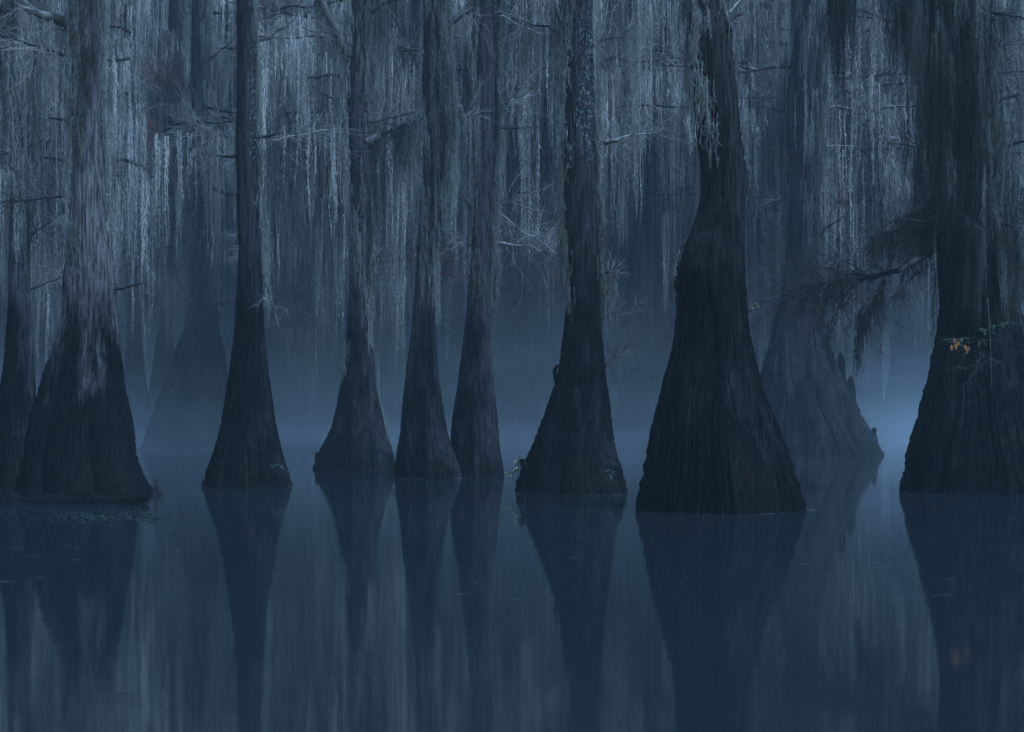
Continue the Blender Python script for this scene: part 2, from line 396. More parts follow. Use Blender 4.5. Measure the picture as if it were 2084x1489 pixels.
BARK = {
'A': bark('bark_a', 1.5, 5, dry=(0.069, 0.069, 0.081), green=.3), 
'B': bark('bark_b', 1.9, 3.6, dry=(.105, .102, .112), green=.2),
'C': bark('bark_c', 1.6, 6, dry=(0.029, 0.030, 0.034), lichen=1, lz=(4.6, 9.5), green=.2),
'D': bark('bark_d', 0, 6, dry=(0.040, 0.040, 0.043), green=.3),
'E': bark('bark_e', 0, 5, dry=(0.040, 0.040, 0.045), green=.25),
'F': bark('bark_f', 0, 4.5, dry=(0.048, 0.047, 0.056), green=.25),
'G': bark('bark_g', 1.5, 7, dry=(0.034, 0.035, 0.039), lichen=.9, lz=(5.2, 8.2), green=.3),
'H': bark('bark_h', 1.5, 8, dry=(0.029, 0.027, 0.030), green=.15),
'I': bark('bark_i', 2, 9, dry=(0.028, 0.028, 0.031), green=.5),
'J': bark('bark_j', 0, 6, dry=(0.028, 0.028, 0.032), green=.2),
'K': bark('bark_k', 0, 6, dry=(0.028, 0.028, 0.032), lichen=.8, lz=(4.5, 10), green=.3),
}
# moss: py_top, py_bottom, angle range, count, strand length, outward offset
MOSS = {
'A': [(-150, 420, -200, 20, 420, .9, .10), (-100, 200, 150, 210, 120, 1.4, .25), (380, 560, -40, 30, 40, .6, .04)],
'B': [(-150, 190, -200, 20, 420, .6, .05), (-50, 430, -15, 40, 200, .5, .05), (100, 380, 160, 215, 150, .6, .05), (430, 620, -150, -110, 40, .5, .02), (150, 290, -120, -90, 40, .5, .02)],
'C': [(-150, 620, -20, 35, 190, .45, .05), (-150, 30, -180, 0, 60, .5, .03), (0, 400, 165, 200, 60, .35, .03)],
'D': [(-150, 260, -10, 50, 300, 1.1, .16), (-150, 330, 135, 200, 260, 1.0, .12), (-150, 150, -160, -20, 160, .8, .05), (300, 520, 150, 210, 130, .8, .06), (300, 560, -30, 40, 170, .9, .10), (330, 600, -140, -60, 80, .6, .03), (560, 640, -70, 0, 40, .6, .04), (700, 740, -160, -130, 20, .4, .02), (790, 850, -5, 20, 40, .4, .03)],
'E': [(-150, 240, -110, 40, 420, .8, .06), (150, 420, -50, 40, 320, .9, .09), (200, 540, -140, -60, 130, .7, .03), (-150, 300, 160, 200, 90, .5, .04), (540, 620, -50, 0, 60, .7, .03)],
'F': [(-150, 560, -30, 40, 420, .8, .06), (-150, 420, 150, 215, 260, .8, .05), (150, 330, -170, -130, 60, .7, .03), (500, 620, -120, -40, 70, .6, .03), (-150, 0, -140, -60, 60, .7, .03)],
'G': [(-150, 540, 155, 215, 300, .6, .06), (250, 600, -20, 35, 240, .6, .05), (-150, 200, -170, -110, 100, .6, .03), (-150, 250, -10, 30, 80, .4, .03), (480, 580, -170, -120, 60, .5, .03)],
'H': [(-150, 300, 145, 225, 120, .6, .05), (-150, 20, -180, 0, 40, .5, .04), (-50, 330, 225, 250, 60, .7, .03), (40, 370, -10, 30, 170, .4, .04), (500, 560, 150, 200, 40, .3, .02)],
'I': [(-200, 330, 130, 250, 420, 1.3, .16), (-200, 420, -110, 60, 420, 1.3, .16), (380, 560, -150, -100, 160, 1.0, .15), (350, 560, -60, 20, 200, 1.0, .15)],
'J': [(-150, 420, -200, 20, 300, 1.3, .14), (420, 620, -150, -20, 160, 1.0, .05), (560, 700, 150, 200, 50, .8, .05)],
'K': [(-150, 300, -200, 20, 200, 1.2, .10), (280, 600, -200, -110, 200, 1.0, .16), (280, 600, -60, 20, 160, 1.0, .16), (480, 620, -160, -20, 110, .9, .08)],
}
TR, ROOT = {}, {}
for key, (yb, prof) in PROF.items():
    lab, kw = LAB[key]
    D = DD(yb)
    tr = Trunk(prof, D, ord(key), yb, **kw)
    root = thing('cypress_tree', tr.base, lab, 'tree', 'flared swamp cypresses standing in the water')
    obj('trunk', mesh_np('trunk', tr.V, tr.T, BARK[key], smooth=True), root)
    V, T = moss_on(tr, MOSS[key], np.random.default_rng(ord(key)+5))
    obj('clinging_moss', mesh_np('clinging_moss', V, T, M_mossshade if key in 'IJ' else M_moss), root)
    if key in 'IJ':
        V, T = moss_on(tr, [(-200, 480, -85, 30, 300, 1.5, .2), (-200, 380, -150, -85, 60, 1.2, .1)], np.random.default_rng(ord(key)+9))
        obj('clinging_moss', mesh_np('clinging_moss', V, T, M_moss), root)  # lighter moss copy on front and right, set against the shade-coloured one
    TR[key], ROOT[key] = tr, root

def br(key, p0, p1, r0, seed, dd=0.0, **kw):
    D = TR[key].D
    return add_branch(ROOT[key], TR[key].base, p0, p1, D, D + dd, r0, seed, **kw)
# B: lichened limb up left, twigs, stub
br('B', (150,52), (36,14), .11, 1, mat=M_branchlichen, ntw=10, tl=.8, moss=40, mlen=.9)
br('B', (150,120), (0,72), .035, 2, ntw=22, tl=1.0, moss=30, mlen=1.0)
br('B', (150,246), (96,240), .04, 3, ntw=2, tl=.3)
br('B', (228,590), (291,576), .05, 4, mat=M_branch, ntw=3, tl=.4)
br('B', (130,400), (0,410), .03, 5, ntw=30, tl=.9, tmat=M_branch)
br('A', (60,480), (120,440), .02, 6, ntw=20, tl=1.0)
br('A', (60,590), (135,560), .02, 7, ntw=26, tl=1.0)
br('A', (20,30), (-60,-20), .08, 8, ntw=8, tl=.9, moss=60, mlen=1.6)
br('A', (45,10), (100,-30), .08, 9, ntw=8, tl=.9, moss=80, mlen=2.0)
# C
br('C', (505,284), (570,271), .05, 10, ntw=4, tl=.35)
br('C', (485,290), (380,245), 0.012, 11, mat=M_twig, dd=1, ntw=28, tl=1.0)
br('C', (515,290), (690,262), 0.012, 12, mat=M_twig, dd=2, ntw=30, tl=1.1)
br('C', (485,320), (440,318), .045, 13, ntw=2, tl=.4)
br('C', (535,560), (560,640), .02, 14, dd=-.5, ntw=6, tl=.6, moss=10, mlen=.5)
br('C', (487,100), (440,98), .03, 15, dd=1, ntw=6, tl=.6, moss=14, mlen=.7)
br('C', (520,90), (600,40), .03, 16, dd=2, ntw=12, tl=.9, moss=24, mlen=1.2)
# D : dark forking limb up left, mossy limb right
br('D', (714,118), (640,-25), .17, 20, mat=M_branchlichen, ntw=10, tl=.9, moss=80, mlen=1.6, wander=.03)
br('D', (742,292), (800,262), .13, 21, mat=M_branchlichen, ntw=22, tl=1.3, up=.5, droop=.05, moss=20, mlen=.5)
br('D', (795,264), (858,244), .05, 22, ntw=22, tl=1.1, up=.4, moss=60, mlen=1.9)
br('D', (745,250), (860,225), .03, 23, ntw=20, tl=1.1, up=.4, moss=50, mlen=1.7)
br('D', (712,155), (625,160), .05, 24, dd=1, ntw=10, tl=.8, moss=30, mlen=1.3)
br('D', (712,215), (650,190), .04, 25, dd=1, ntw=16, tl=1.0, tmat=M_twig, moss=30, mlen=1.3)
br('D', (745,30), (830,-20), .09, 26, ntw=10, tl=.9, moss=90, mlen=2.0)
br('D', (750,560), (785,500), .03, 27, ntw=4, tl=.4, moss=24, mlen=1.0)
# E, F
br('E', (905,60), (960,20), .05, 30, ntw=10, tl=.8, moss=26, mlen=1.0)
br('E', (908,245), (975,232), .03, 31, ntw=20, tl=.9, up=.3, moss=18, mlen=1.2)
br('E', (906,180), (930,170), .05, 32, ntw=2, tl=.3, moss=40, mlen=1.9)
br('F', (1005,262), (1100,259), .045, 33, dd=1, mat=M_branch, ntw=2, tl=.3, wander=.02)
br('F', (1003,35), (1160,85), 0.015, 34, mat=M_twig, dd=2, ntw=20, tl=1.1)
br('F', (1000,425), (1140,520), 0.018, 35, mat=M_twig, dd=2, ntw=46, tl=1.5, up=.25)
br('F', (1000,490), (1140,512), 0.021, 36, mat=M_twig, dd=2, ntw=44, tl=1.5, up=.45)
br('F', (1000,420), (1150,370), .02, 37, dd=2, ntw=20, tl=1.1)
br('F', (1005,225), (1070,200), 0.012, 38, mat=M_twig, ntw=26, tl=.9, up=.3)
br('F', (960,430), (930,380), .02, 39, ntw=10, tl=.7)
br('F', (958,500), (925,490), .015, 40, ntw=14, tl=.7)
# G
br('G', (1205,293), (1262,287), .05, 50, ntw=5, tl=.35)
br('G', (1210,290), (1350,262), 0.012, 51, mat=M_twig, dd=2, ntw=30, tl=1.0)
br('G', (1222,560), (1252,548), .02, 52, ntw=10, tl=.5, moss=30, mlen=.9)
br('G', (1228,650), (1300,630), .015, 53, tmat=M_branchlichen, dd=1, ntw=26, tl=.8)
br('G', (1232,745), (1290,700), .014, 54, tmat=M_branchlichen, dd=1, ntw=22, tl=.8)
br('G', (1150,80), (1060,40), .03, 55, dd=2, ntw=16, tl=1.0, moss=30, mlen=1.2)
br('G', (1146,70), (1120,-20), .03, 56, dd=1, ntw=8, tl=.8, moss=30, mlen=1.2)
br('G', (1206,100), (1300,40), .03, 57, dd=3, ntw=20, tl=1.0, moss=50, mlen=1.6)
# H top snag, branches
br('H', (1474,48), (1513,26), .045, 60, dd=.5, ntw=6, tl=.6, mat=M_branch)
br('H', (1440,20), (1520,-60), .10, 61, dd=1, ntw=10, tl=1.0, moss=25, mlen=1.4)
br('H', (1440,10), (1380,-60), .10, 62, dd=1, ntw=10, tl=1.0, moss=35, mlen=1.4)
br('H', (1470,15), (1590,-10), 0.018, 63, mat=M_twig, dd=3, ntw=26, tl=1.1, up=0)
# J fork and bits
br('J', (1640,105), (1612,-20), .17, 70, mat=M_branch, ntw=6, tl=1.0, moss=60, mlen=2.2, wander=.02)
br('J', (1655,105), (1700,-10), .14, 71, mat=M_branch, ntw=6, tl=1.0, moss=60, mlen=2.0, wander=.02)
br('J', (1592,228), (1553,213), .05, 72, ntw=3, tl=.5)
br('J', (1600,395), (1538,425), .06, 73, dd=-1, mat=M_branch, ntw=2, tl=.5)
br('J', (1680,300), (1860,290), 0.018, 74, mat=M_twig, dd=3, ntw=40, tl=1.8, up=.2)
br('J', (1860,290), (1750,190), 0.024, 75, mat=M_twig, dd=3, ntw=30, tl=1.6, tmat=M_twig)
br('J', (1690,220), (1870,208), .05, 76, dd=4, mat=M_branchlichen, ntw=30, tl=1.5, up=.2)
br('J', (1700,200), (1850,170), .03, 77, dd=4, ntw=60, tl=1.2, tmat=M_redtwig)
br('J', (1665,480), (1720,440), .03, 78, dd=-1, ntw=10, tl=.9)
br('J', (1700,410), (1760,402), .02, 79, dd=3, ntw=60, tl=.7, tmat=M_redtwig)
br('J', (1665,380), (1700,330), .02, 80, dd=1, ntw=30, tl=1.2)
# K
br('K', (425,120), (470,90), .04, 81, ntw=10, tl=1.0, moss=20, mlen=1.5)
br('K', (392,270), (350,300), .04, 82, ntw=14, tl=1.2, moss=20, mlen=1.5)
br('K', (440,620), (480,616), .08, 83, dd=-2, ntw=16, tl=1.0)
br('K', (425,640), (360,600), .03, 84, dd=-1, ntw=30, tl=1.4)
# I: long dark drooping boughs with beards of fine twigs
dk = dict(mat=M_branch, tmat=M_branch)
br('I', (1893,512), (1830,552), .085, 90, dd=-1.0, ntw=8, tl=.5, wander=.02, **dk)
br('I', (1832,550), (1600,592), .05, 91, dd=-1.0, ntw=80, tl=1.1, droop=.3, up=-.1, levels=3, tr=.007, wander=.03, **dk)
br('I', (1785,566), (1680,545), .03, 92, dd=-1.2, ntw=60, tl=1.0, droop=.3, up=.05, levels=3, tr=.006, **dk)
br('I', (1800,575), (1752,640), .045, 93, dd=-1.2, ntw=46, tl=.7, droop=.5, up=-.4, levels=3, tr=.006, moss=50, mlen=.5, mmat=M_mossshade, **dk)
br('I', (1758,630), (1742,725), .035, 94, dd=-1.2, ntw=3, tl=.3, wander=.03, moss=40, mlen=.4, mmat=M_mossshade, **dk)
br('I', (1870,555), (1828,592), .03, 95, dd=-1.0, ntw=14, tl=.6, droop=.5, up=-.3, **dk)
br('I', (1850,530), (1828,600), .025, 96, dd=-1.0, ntw=16, tl=.7, droop=.6, up=-.4, **dk)
br('I', (1910,440), (1770,485), .05, 97, dd=-.5, ntw=60, tl=1.0, droop=.3, up=-.1, levels=3, moss=90, mlen=.7, mmat=M_mossshade, **dk)
br('I', (1920,400), (1830,450), .06, 98, dd=-.6, ntw=40, tl=1.0, droop=.3, moss=150, mlen=1.1, mmat=M_mossshade, **dk)
br('I', (1930,455), (1770,448), .02, 99, dd=-1.2, ntw=10, tl=.8, tmat=M_branch, tr=.003)
br('I', (1940,430), (2000,470), .05, 100, dd=-1.6, ntw=12, tl=.6, tmat=M_branch, moss=150, mlen=1.3, mmat=M_mossshade)
br('I', (2010,455), (2080,465), .05, 101, dd=-1.2, ntw=16, tl=.6, tmat=M_branch, moss=120, mlen=1.3, mmat=M_moss)
br('I', (1990,10), (2084,40), .04, 102, tmat=M_branch, dd=-1.2, ntw=20, tl=1.2, moss=30, mlen=.9)
br('I', (2000,160), (2040,80), .02, 103, tmat=M_branch, dd=-1.5, ntw=8, tl=1.2, moss=20, mlen=1.0)
br('I', (2040,300), (2090,288), .04, 104, dd=-.5, mat=M_branch, ntw=6, tl=.6)
br('I', (1900,20), (1790,-90), .09, 105, dd=-.3, ntw=14, tl=1.0, moss=90, mlen=1.6, mmat=M_mossshade)
br('I', (1740,-60), (1690,-40), .06, 106, dd=-.3, ntw=6, tl=.8, moss=110, mlen=1.8, mmat=M_mossshade)
br('I', (1900,-20), (1850,-60), .06, 107, dd=-.8, ntw=6, tl=.8, moss=120, mlen=2.0, mmat=M_mossshade)
br('I', (1930,520), (2030,560), .010, 108, dd=-1.4, ntw=8, tl=.7, tr=.003, tmat=M_branch)
br('I', (2090,745), (1960,715), .008, 109, tmat=M_branchlichen, dd=-1.6, ntw=14, tl=.8, up=0, droop=.3, tr=.003)
# broken snag stubs
def stub(key, pts, rr, seed, name='broken_stub'):
    D = TR[key].D; b = TR[key].base
    P = spline([px(x, y, D + d) - b for x, y, d in pts], 9)
    V, T = tube(P, np.interp(np.linspace(0, 1, 9), np.linspace(0, 1, len(rr)), rr), 9, .22, np.random.default_rng(seed))
    obj(name, mesh_np(name, V, T, BARK[key], smooth=False), ROOT[key])
stub('G', [(1140,790,0),(1131,765,-.1),(1127,746,-.1),(1136,744,-.15)], [.06, .045, .035, .02], 1)
stub('G', [(1072,955,-.1),(1063,940,-.1),(1064,932,-.1)], [.07, .06, .03], 2)
stub('D', [(652,935,-.1),(645,924,-.1),(647,919,-.1)], [.09, .07, .03], 3)
stub('H', [(1476,75,0),(1480,58,-.1),(1478,44,-.1)], [.10, .08, .03], 4)

# ---------------------------------------------------------------- cypress knees on J's right root
def knee(x, y0, y1, w, D, seed, label):
    rng = np.random.default_rng(seed)
    b = px(x, y0, D); h = (y0-y1)/F*D; r = w/2/F*D
    th = np.linspace(0, 2*PI, 26, endpoint=False); zz = np.linspace(-.15, 1, 16)
    V = []
    for z in zz:
        t = max(z, 0); k = (1.25 - .75*t)*(1+.18*math.sin(9*t+seed)) * (1 if t < .86 else math.sqrt(max(0.02, 1-((t-.86)/.14)**2)))
        rr = r*k*(1+.12*np.sin(3*th+seed+2*z)+.08*np.sin(7*th+seed*2)+rng.normal(0, .03, 26))
        V.append(np.stack([rr*np.cos(th)+.25*r*math.sin(3*z+seed), rr*np.sin(th), np.full(26, z*h)], 1))
    V = np.concatenate(V); n, m = 16, 26
    i = np.arange(n-1)[:, None]*m; j = np.arange(m)[None]; j2 = (j+1) % m
    T = np.stack([i+j, i+j2, i+m+j2, i+m+j], -1).reshape(-1, 4)
    T = np.concatenate([T[:, [0, 1, 2]], T[:, [0, 2, 3]]])
    V = np.vstack([V, V[-m:].mean(0)]); T = np.vstack([T, np.stack([(n-1)*m+np.arange(m), (n-1)*m+(np.arange(m)+1) % m, np.full(m, n*m)], 1)])
    o = obj('cypress_knee', mesh_np('cypress_knee', V, T, BARK['J'], smooth=True)); o.location = b
    tag(o, label, 'cypress knee', 'knees along the hazy wide-based cypress')
DJ = TR['J'].D
knee(1712, 800, 716, 17, DJ+.3, 1, 'tall thin knee with a hooked head, topmost on the hazy root')
knee(1733, 835, 762, 18, DJ+.1, 2, 'round-topped knee just right of the tall hooked one')
knee(1748, 872, 830, 14, DJ-.1, 3, 'small pointed knee halfway down the hazy root')
knee(1762, 892, 862, 15, DJ-.2, 4, 'low knee below the small pointed one on the root')
knee(1777, 905, 868, 17, DJ-.3, 5, 'lowest knee, squat, nearest the waterline of the hazy root')

# ---------------------------------------------------------------- farther trees
def flare(x, yb, w, wb, lean=0, ht=480, left=None):
    """generic flared profile around x"""
    out = []
    for k in range(12):
        f = k/11; y = yb - (1-f)*(yb+20)
        g = max(0, (y-(yb-ht*.55))/(ht*.55))**1.7
        xx = x + lean*(yb-y)/800
        out.append((y, xx-w/2-(wb-w)/2*g, xx+w/2+(wb-w)/2*g))
    return out
BARKFAR = bark('far_bark', 0, 6, dry=(.03, .029, .03), green=.2)
FARLIST = [
 (275, 898, 28, 84, -8, 'thin hazy cypress with lichen midway, left of the leaning moss-clad one', 2),
 (328, 896, 30, 88, 28, 'leaning moss-clad hazy cypress, left of the cone-based one', 3),
 (94, 882, 32, 80, 0, 'faint trunk showing between the two leftmost cypresses', 0),
 (1100, 871, 36, 130, 12, 'faint flared cypress half hidden behind the seedling tree', 0),
 (1778, 866, 30, 46, -6, 'misty trunk left of the bright gap near the drooping bough', 0),
 (1746, 869, 22, 40, 0, 'misty narrow trunk behind the knees', 0),
 (1853, 867, 62, 126, 6, 'misty broad flared trunk right of the bright gap', 0),
 (1824, 862, 18, 30, -12, 'misty slim trunk at the right side of the bright gap', 0),
 (1312, 878, 30, 90, 4, 'faint trunk just left of the biggest cypress', 0),
 (1556, 880, 30, 80, 6, 'faint trunk in the gap right of the biggest cypress', 1),
 (566, 876, 30, 84, 2, 'faint trunk right of the lichen-speckled cypress', 0),
 (668, 873, 24, 70, 0, 'faint trunk close left of the forked cypress', 0),
 (2078, 880, 46, 110, 0, 'hazy trunk at the very right edge behind the massive one', 1),
]
# curtain templates: limb, twigs and bearded moss
def curtain(seed, W=4.0, L=5.0, ns=80, hl=.19, hw=.011, step=.022):
    rng = np.random.default_rng(seed); parts = []
    nb = max(3, int(W/.55)); xs = np.sort(rng.uniform(-W/2, W/2, nb)); Ls = L*rng.uniform(.35, 1.0, nb)**1.0
    zs = rng.uniform(-.6, .3, nb); wid = rng.uniform(.12, .34, nb)
    pool = [strand(q, rng, hl=hl, hw=hw, step=step, wob=.03, core=.013, spread=.6) for q in (L*.3, L*.3, L*.5, L*.5, L*.75, L*.75, L, L)]
    pl = np.array([L*.3, L*.3, L*.5, L*.5, L*.75, L*.75, L, L])
    for _ in range(ns):
        b = rng.integers(nb); u = rng.normal(0, 1); l = Ls[b]*math.exp(-.5*u*u*.7)*rng.uniform(.6, 1)
        V, T = pool[int(np.argmin(abs(pl - l + rng.normal(0, .05, 8))))]
        a = rng.uniform(0, 6.28); c, s = math.cos(a), math.sin(a); k = l/(-V[:, 2].min())
        parts.append((np.stack([V[:, 0]*c-V[:, 1]*s + xs[b]+u*wid[b], V[:, 0]*s+V[:, 1]*c + rng.normal(0, .35), V[:, 2]*k + zs[b]+rng.normal(0, .12)], 1), T))
    MV, MT = cat_geo(parts)
    limb, tw = spray((-W/2, 0, .1), (W/2, rng.uniform(-.5, .5), rng.uniform(-.2, .6)), .05, rng, ntw=16, tl=1.1, up=.3, levels=2, tr=.012)
    V, T = cat_geo([(MV, MT), limb, tw])
    mi = np.r_[np.zeros(len(MT)), np.ones(len(limb[1])), np.full(len(tw[1]), 2)]
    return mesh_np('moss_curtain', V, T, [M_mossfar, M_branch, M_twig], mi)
CURT = [curtain(100+i, W=w, L=l, ns=n) for i, (w, l, n) in enumerate([(4, 5, 180), (4.5, 4, 180), (3.5, 6.5, 180), (5, 3, 170), (4, 7.5, 200), (3, 2.2, 100)])]

for q, (x, yb, w, wb, lean, lab, near) in enumerate(FARLIST):
    D = DD(yb); tr = Trunk(flare(x, yb, w, wb, lean), D, 300+q, yb, nfold=9, fold=.10, nth=90, dz=.15)
    rng = np.random.default_rng(400+q)
    root = thing('cypress_tree', tr.base, lab, 'tree', 'hazy cypresses farther back in the swamp')
    obj('trunk', mesh_np('trunk', tr.V, tr.T, BARK['K'] if near else BARKFAR, smooth=True), root)
    for k in range([22, 26, 7, 16][near]):
        z = rng.uniform(6.0 if not near else 5.0, tr.zt)
        p = tr.at(0, z) * np.array([0, 0, 1]) + np.array([np.interp(z, tr.zz, tr.cx)-tr.base[0], 0, 0])
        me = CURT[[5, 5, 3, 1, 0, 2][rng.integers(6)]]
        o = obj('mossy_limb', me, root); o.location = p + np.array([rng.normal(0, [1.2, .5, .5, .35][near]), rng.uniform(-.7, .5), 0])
        o.rotation_euler = (0, 0, rng.uniform(0, 6.28)); k2 = rng.uniform(.5, .9); o.scale = (k2*.6, k2*.6, k2)

# ---------------------------------------------------------------- the moss-draped wood behind (one uncountable mass)
lib = bpy.data.collections.new('moss_templates')               # never linked to the scene: source shapes for the wood
for i, me in enumerate(CURT):
    o = bpy.data.objects.new('t%02d' % i, me); lib.objects.link(o)
# bare shrub / fine-twig mass
def brush(seed, tm):
    rng = np.random.default_rng(seed); ps = []
    for k in range(3):
        l, t = spray((0, 0, 0), (rng.uniform(-2.2, 2.2), rng.uniform(-1, 1), rng.uniform(-.6, .9)), .03, rng, ntw=34, tl=1.3, up=.1, levels=3, tr=.010)
        ps += [l, t]
    V, T = cat_geo(ps); return mesh_np('brush', V, T, tm)
lib.objects.link(bpy.data.objects.new('t06', brush(1, M_twig)))
lib.objects.link(bpy.data.objects.new('t07', brush(2, M_redtwig)))
tp = Trunk([(0, 1030, 1054), (400, 1028, 1056), (700, 1018, 1066), (800, 1004, 1080), (870, 986, 1098)], 80, 5, 870, nfold=9, fold=.1, nth=60, dz=.3, ztop=30)
V = tp.V.copy(); V[:, 0] -= 0
lib.objects.link(bpy.data.objects.new('t08', mesh_np('far_trunk', V, tp.T, BARKFAR, smooth=True)))

def wood(name, label, pts):
    """pts: rows (x, y, z, template, rot, sx, sz)"""
    A = np.array(pts, float)
    me = bpy.data.meshes.new(name); me.vertices.add(len(A)); me.vertices.foreach_set('co', A[:, :3].astype(np.float32).ravel())
    def attr(n, t, arr, f):
        a = me.attributes.new(n, t, 'POINT'); a.data.foreach_set(f, arr)
    attr('idx', 'INT', A[:, 3].astype(np.int32), 'value')
    rot = np.zeros((len(A), 3), np.float32); rot[:, 2] = A[:, 4]; attr('rot', 'FLOAT_VECTOR', rot.ravel(), 'vector')
    sc = np.stack([A[:, 5], A[:, 5], A[:, 6]], 1).astype(np.float32); attr('scl', 'FLOAT_VECTOR', sc.ravel(), 'vector')
    o = obj(name, me)
    ng = bpy.data.node_groups.new(name, 'GeometryNodeTree')
    ng.interface.new_socket('Geometry', in_out='INPUT', socket_type='NodeSocketGeometry')
    ng.interface.new_socket('Geometry', in_out='OUTPUT', socket_type='NodeSocketGeometry')
    gi, go = ng.nodes.new('NodeGroupInput'), ng.nodes.new('NodeGroupOutput')
    ci = ng.nodes.new('GeometryNodeCollectionInfo'); ci.inputs['Collection'].default_value = lib
    ci.inputs['Separate Children'].default_value = True; ci.inputs['Reset Children'].default_value = True
    ip = ng.nodes.new('GeometryNodeInstanceOnPoints'); ip.inputs['Pick Instance'].default_value = True
    def na(n, t):
        a = ng.nodes.new('GeometryNodeInputNamedAttribute'); a.data_type = t; a.inputs['Name'].default_value = n
        return a.outputs['Attribute']
    L = ng.links.new
    L(gi.outputs[0], ip.inputs['Points']); L(ci.outputs[0], ip.inputs['Instance'])
    L(na('idx', 'INT'), ip.inputs['Instance Index']); L(na('rot', 'FLOAT_VECTOR'), ip.inputs['Rotation']); L(na('scl', 'FLOAT_VECTOR'), ip.inputs['Scale'])
    L(ip.outputs[0], go.inputs[0])
    md = o.modifiers.new('scatter', 'NODES'); md.node_group = ng
    return tag(o, label, 'woodland', kind='stuff')

rw = np.random.default_rng(77)
GAP = [(1785, 1832), (1872, 1905)]
def row(D, n, ylo, yhi, idxs, half=1250, jit=2.0, sx=(.8, 1.3), sz=(.8, 1.3), gap=True, avoid=None):
    """scatter templates across a belt of wood at distance D; ylo/yhi = frame rows bounding where the limbs hang"""
    out = []
    for _ in range(n):
        x = CX + rw.uniform(-half, half); y = yhi + (ylo-yhi)*rw.uniform(0, 1)**1.0
        t = rw.choice(idxs)
        d = D + rw.uniform(-jit, jit)
        if gap and y > 380 and any(a-25 < x < b+25 for a, b in GAP): continue
        if avoid and avoid(x, y): continue
        p = px(x, y, d)
        if p[2] > 32: continue
        if p[2] < 1.0 and t < 6: continue
        out.append((*p, t, rw.uniform(-.5, .5) + (PI if rw.uniform() < .5 else 0), rw.uniform(*sx), rw.uniform(*sz)))
    return out
# clumped density: tails end higher in some columns than in others
ph = rw.uniform(0, 6.28, 6)
def keepout(D):      # clear sight lines to the named trees that stand nearer than the wood
    return lambda x, y: dens(x, y) or (D < 60 and 180 < x < 510)
def dens(x, y):
    lim = 375 + 90*math.sin(x/170+ph[0]) + 70*math.sin(x/67+ph[1]) + 40*math.sin(x/29+ph[2])
    if x < 560: lim += 150
    if 1230 < x < 1700: lim -= 30
    return y > lim
pts = []
pts += row(47, 120, 420, -220, [0, 1, 2, 3, 5], avoid=keepout(47), jit=2)
pts += row(54, 220, 470, -260, [0, 1, 2, 3, 4, 5], avoid=keepout(54), jit=3)
pts += row(65, 290, 520, -280, [0, 1, 2, 3, 4], avoid=lambda x, y: dens(x, y-110), jit=2.5)
pts += row(74, 320, 560, -280, [0, 1, 2, 3, 4], avoid=lambda x, y: dens(x, y-210), jit=3)
pts += row(84, 380, 700, -260, [0, 1, 2, 3, 4, 5], jit=4)
pts += row(98, 420, 790, -260, [0, 1, 2, 3, 4, 5], jit=5, sx=(1, 1.6))
pts += row(112, 420, 800, -260, [0, 1, 2, 4], jit=6, sx=(1.2, 1.8))
pts += row(60, 170, 640, -100, [6, 6, 6, 7], jit=8, sx=(.7, 1.2), sz=(.7, 1.2))
pts += row(80, 220, 800, 0, [6, 6, 7], jit=12, sx=(.8, 1.4), sz=(.8, 1.4))
for x, D, k in [(40, 70, .9), (150, 66, .8), (225, 72, .9), (470, 68, .9), (610, 76, .8), (760, 70, .9), (830, 78, 1), (940, 72, .9), (1045, 68, 1.1), (1260, 74, .9), (1345, 80, 1), (1500, 78, .9), (1590, 66, .8), (1700, 72, .9), (1925, 80, 1), (2110, 66, 1), (185, 80, 1), (345, 84, 1), (520, 66, .7), (700, 84, 1), (880, 66, .8), (1080, 82, .9), (1225, 84, .9), (1290, 68, .7), (1420, 84, 1), (1540, 70, .8), (1660, 84, .9), (1960, 68, .8), (2040, 76, 1)]:
    o_ = px(x, 800, D); pts.append((o_[0], D, 0, 8, x*.1, k, 1))
for _ in range(70):
    x = CX + rw.uniform(-1300, 1300); D = rw.uniform(88, 125)
    if any(a-30 < x < b+30 for a, b in GAP): continue
    out = px(x, 800, D); pts.append((out[0], D, 0, 8, rw.uniform(0, 6.28), rw.uniform(.5, 1.1), 1))
wood('moss_draped_wood', 'far wood of grey trunks and hanging moss fading into blue haze', pts)
# beyond the gaps
pts = row(130, 420, 820, 200, [0, 1, 2, 4], half=900, jit=10, sx=(1.5, 2.5), sz=(1, 1.5), gap=False)
wood('distant_woods', 'farthest woods, barely visible through the bright misty gap', pts)

